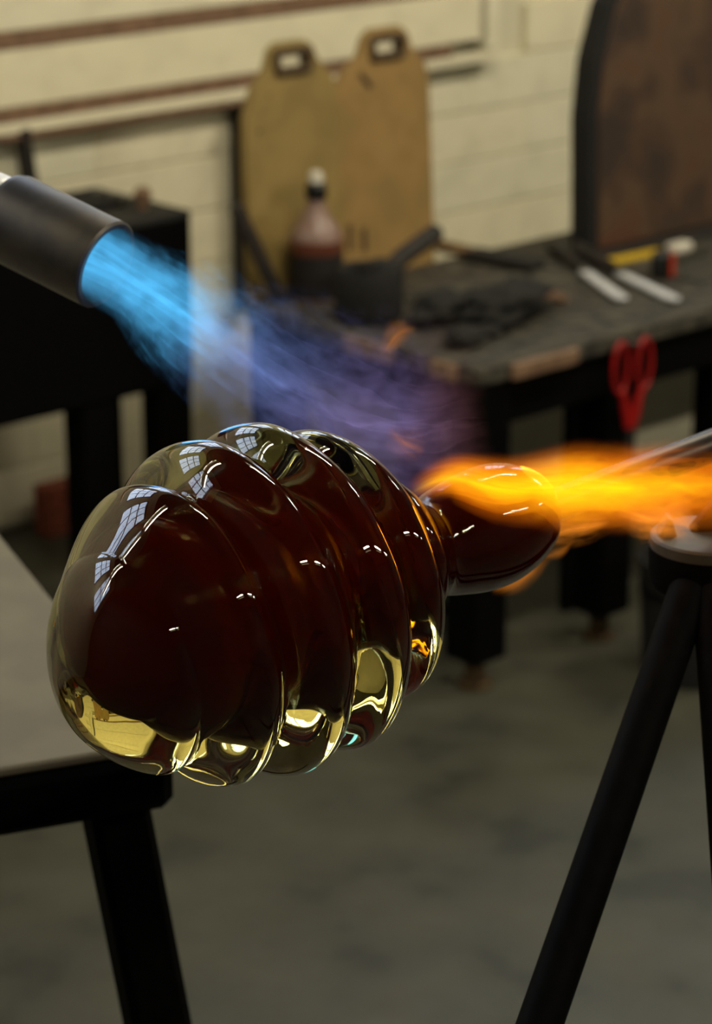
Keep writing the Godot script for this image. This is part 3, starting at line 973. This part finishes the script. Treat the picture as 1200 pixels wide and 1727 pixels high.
func flames() -> void:
	var blue := func(q: float, s: float, n: float) -> Color:
		var body := 1.0 - smoothstep(lerpf(0.72, 0.15, smoothstep(0.0, 0.45, q)), 1.0, maxf(s - n * 0.35 * smoothstep(0.12, 0.3, q), s * s * s))
		var k := clampf(0.75 + 1.1 * n, 0.0, 1.3)
		var c := Color(0.075, 0.40, 0.74).lerp(Color(0.17, 0.26, 0.62), smoothstep(0.32, 0.52, q)).lerp(Color(0.26, 0.20, 0.46), smoothstep(0.5, 0.78, q)).lerp(Color(0.50, 0.18, 0.16), smoothstep(0.8, 1.0, q))
		var a := lerpf(1.0, 0.26, smoothstep(0.28, 0.55, q)) * (1.0 - smoothstep(0.80, 1.0, q)) * smoothstep(0.0, 0.05, q)
		c.a = clampf(body * k * a, 0.0, 1.0)
		return c
	var fl := thing("blue_torch_flame", "roaring blue gas flame blowing from the torch mouth to the glass", "flame")
	var td := Vector3(0.822, -0.282, 0.494).normalized()
	var m1 := Vector3(-0.1597, 1.322, -1.5832)
	var d := Vector3(0.7514, -0.3358, 0.568).normalized()
	obj("flame_body", flame_mesh([m1 - td * 0.05, m1 + td * 0.012, m1 + d * 0.09, m1 + d * 0.17, m1 + d * 0.24 + Vector3(0.0, 0.008, -0.02), m1 + d * 0.30 + Vector3(0.02, 0.035, -0.05)], [0.024, 0.029, 0.044, 0.066, 0.078, 0.070], 9, 130, 36, 3, blue, 0.10, Vector2(30, 75)), flame_mat(2.6, 0.085), fl)
	var l := OmniLight3D.new()
	l.name = "blue_glow"
	l.light_color = Color(0.35, 0.65, 1.0)
	l.light_energy = 0.004
	l.light_size = 0.03
	l.position = m1 + d * 0.06
	l.shadow_enabled = true
	fl.add_child(l)
	var orange := func(q: float, s: float, n: float) -> Color:
		var body := 1.0 - smoothstep(0.25, 1.0, s)
		var k := clampf(0.92 + 0.6 * n, 0.0, 1.3)
		var hot := clampf(1.2 - 1.5 * s + 0.4 * n - 1.3 * absf(q - 0.36), 0.0, 1.0)
		var c := Color(0.62, 0.135, 0.006).lerp(Color(0.92, 0.43, 0.007), hot)
		c.a = clampf(body * k * smoothstep(0.0, 0.16, q) * (1.0 - 0.6 * smoothstep(0.45, 0.95, q)), 0.0, 1.0)
		return c
	var of := thing("orange_flame", "orange and yellow sodium flame trailing over the glass neck and pipe", "flame")
	var path := [Vector3(0.030, 1.2235, -1.4155), Vector3(0.056, 1.2335, -1.4165), Vector3(0.0886, 1.2265, -1.413), Vector3(0.1440, 1.2150, -1.455), Vector3(0.1925, 1.2010, -1.497), Vector3(0.2540, 1.1850, -1.553)]
	obj("flame_body", flame_mesh(path, [0.010, 0.023, 0.031, 0.032, 0.032, 0.037], 9, 130, 36, 5, orange, 0.12), flame_mat(2.2, 0.26), of)
	var wisp := func(q: float, s: float, n: float) -> Color:
		var c := Color(0.80, 0.24, 0.02)
		c.a = clampf(pow(maxf(1.0 - s * s, 0.0), 1.5) * (0.6 + 1.4 * n) * sin(PI * q), 0.0, 1.0)
		return c
	for w in [[[Vector3(0.082, 1.149, -1.455), Vector3(0.099, 1.153, -1.462), Vector3(0.120, 1.168, -1.472)], [0.006, 0.013, 0.007], 0.07], [[Vector3(0.118, 1.1535, -1.50), Vector3(0.128, 1.154, -1.505), Vector3(0.137, 1.159, -1.51)], [0.002, 0.005, 0.002], 0.03], [[Vector3(0.016, 1.2905, -1.48), Vector3(0.024, 1.300, -1.49), Vector3(0.036, 1.300, -1.50)], [0.004, 0.011, 0.004], 0.035], [[Vector3(0.160, 1.196, -1.47), Vector3(0.190, 1.184, -1.485), Vector3(0.215, 1.170, -1.50)], [0.012, 0.019, 0.010], 0.16], [[Vector3(0.100, 1.194, -1.44), Vector3(0.125, 1.188, -1.45), Vector3(0.155, 1.190, -1.465)], [0.006, 0.012, 0.008], 0.10], [[Vector3(0.040, 1.245, -1.43), Vector3(0.028, 1.252, -1.43), Vector3(0.018, 1.262, -1.43)], [0.012, 0.016, 0.008], 0.022]]:
		obj("flame_wisp", flame_mesh(w[0], w[1], 6, 40, 16, 8, wisp, 0.5), flame_mat(2.2, w[2]), of)
	var o := OmniLight3D.new()
	o.name = "orange_glow"
	o.light_color = Color(1.0, 0.55, 0.12)
	o.light_energy = 0.012
	o.light_size = 0.03
	o.position = Vector3(0.12, 1.222, -1.46)
	o.shadow_enabled = true
	of.add_child(o)
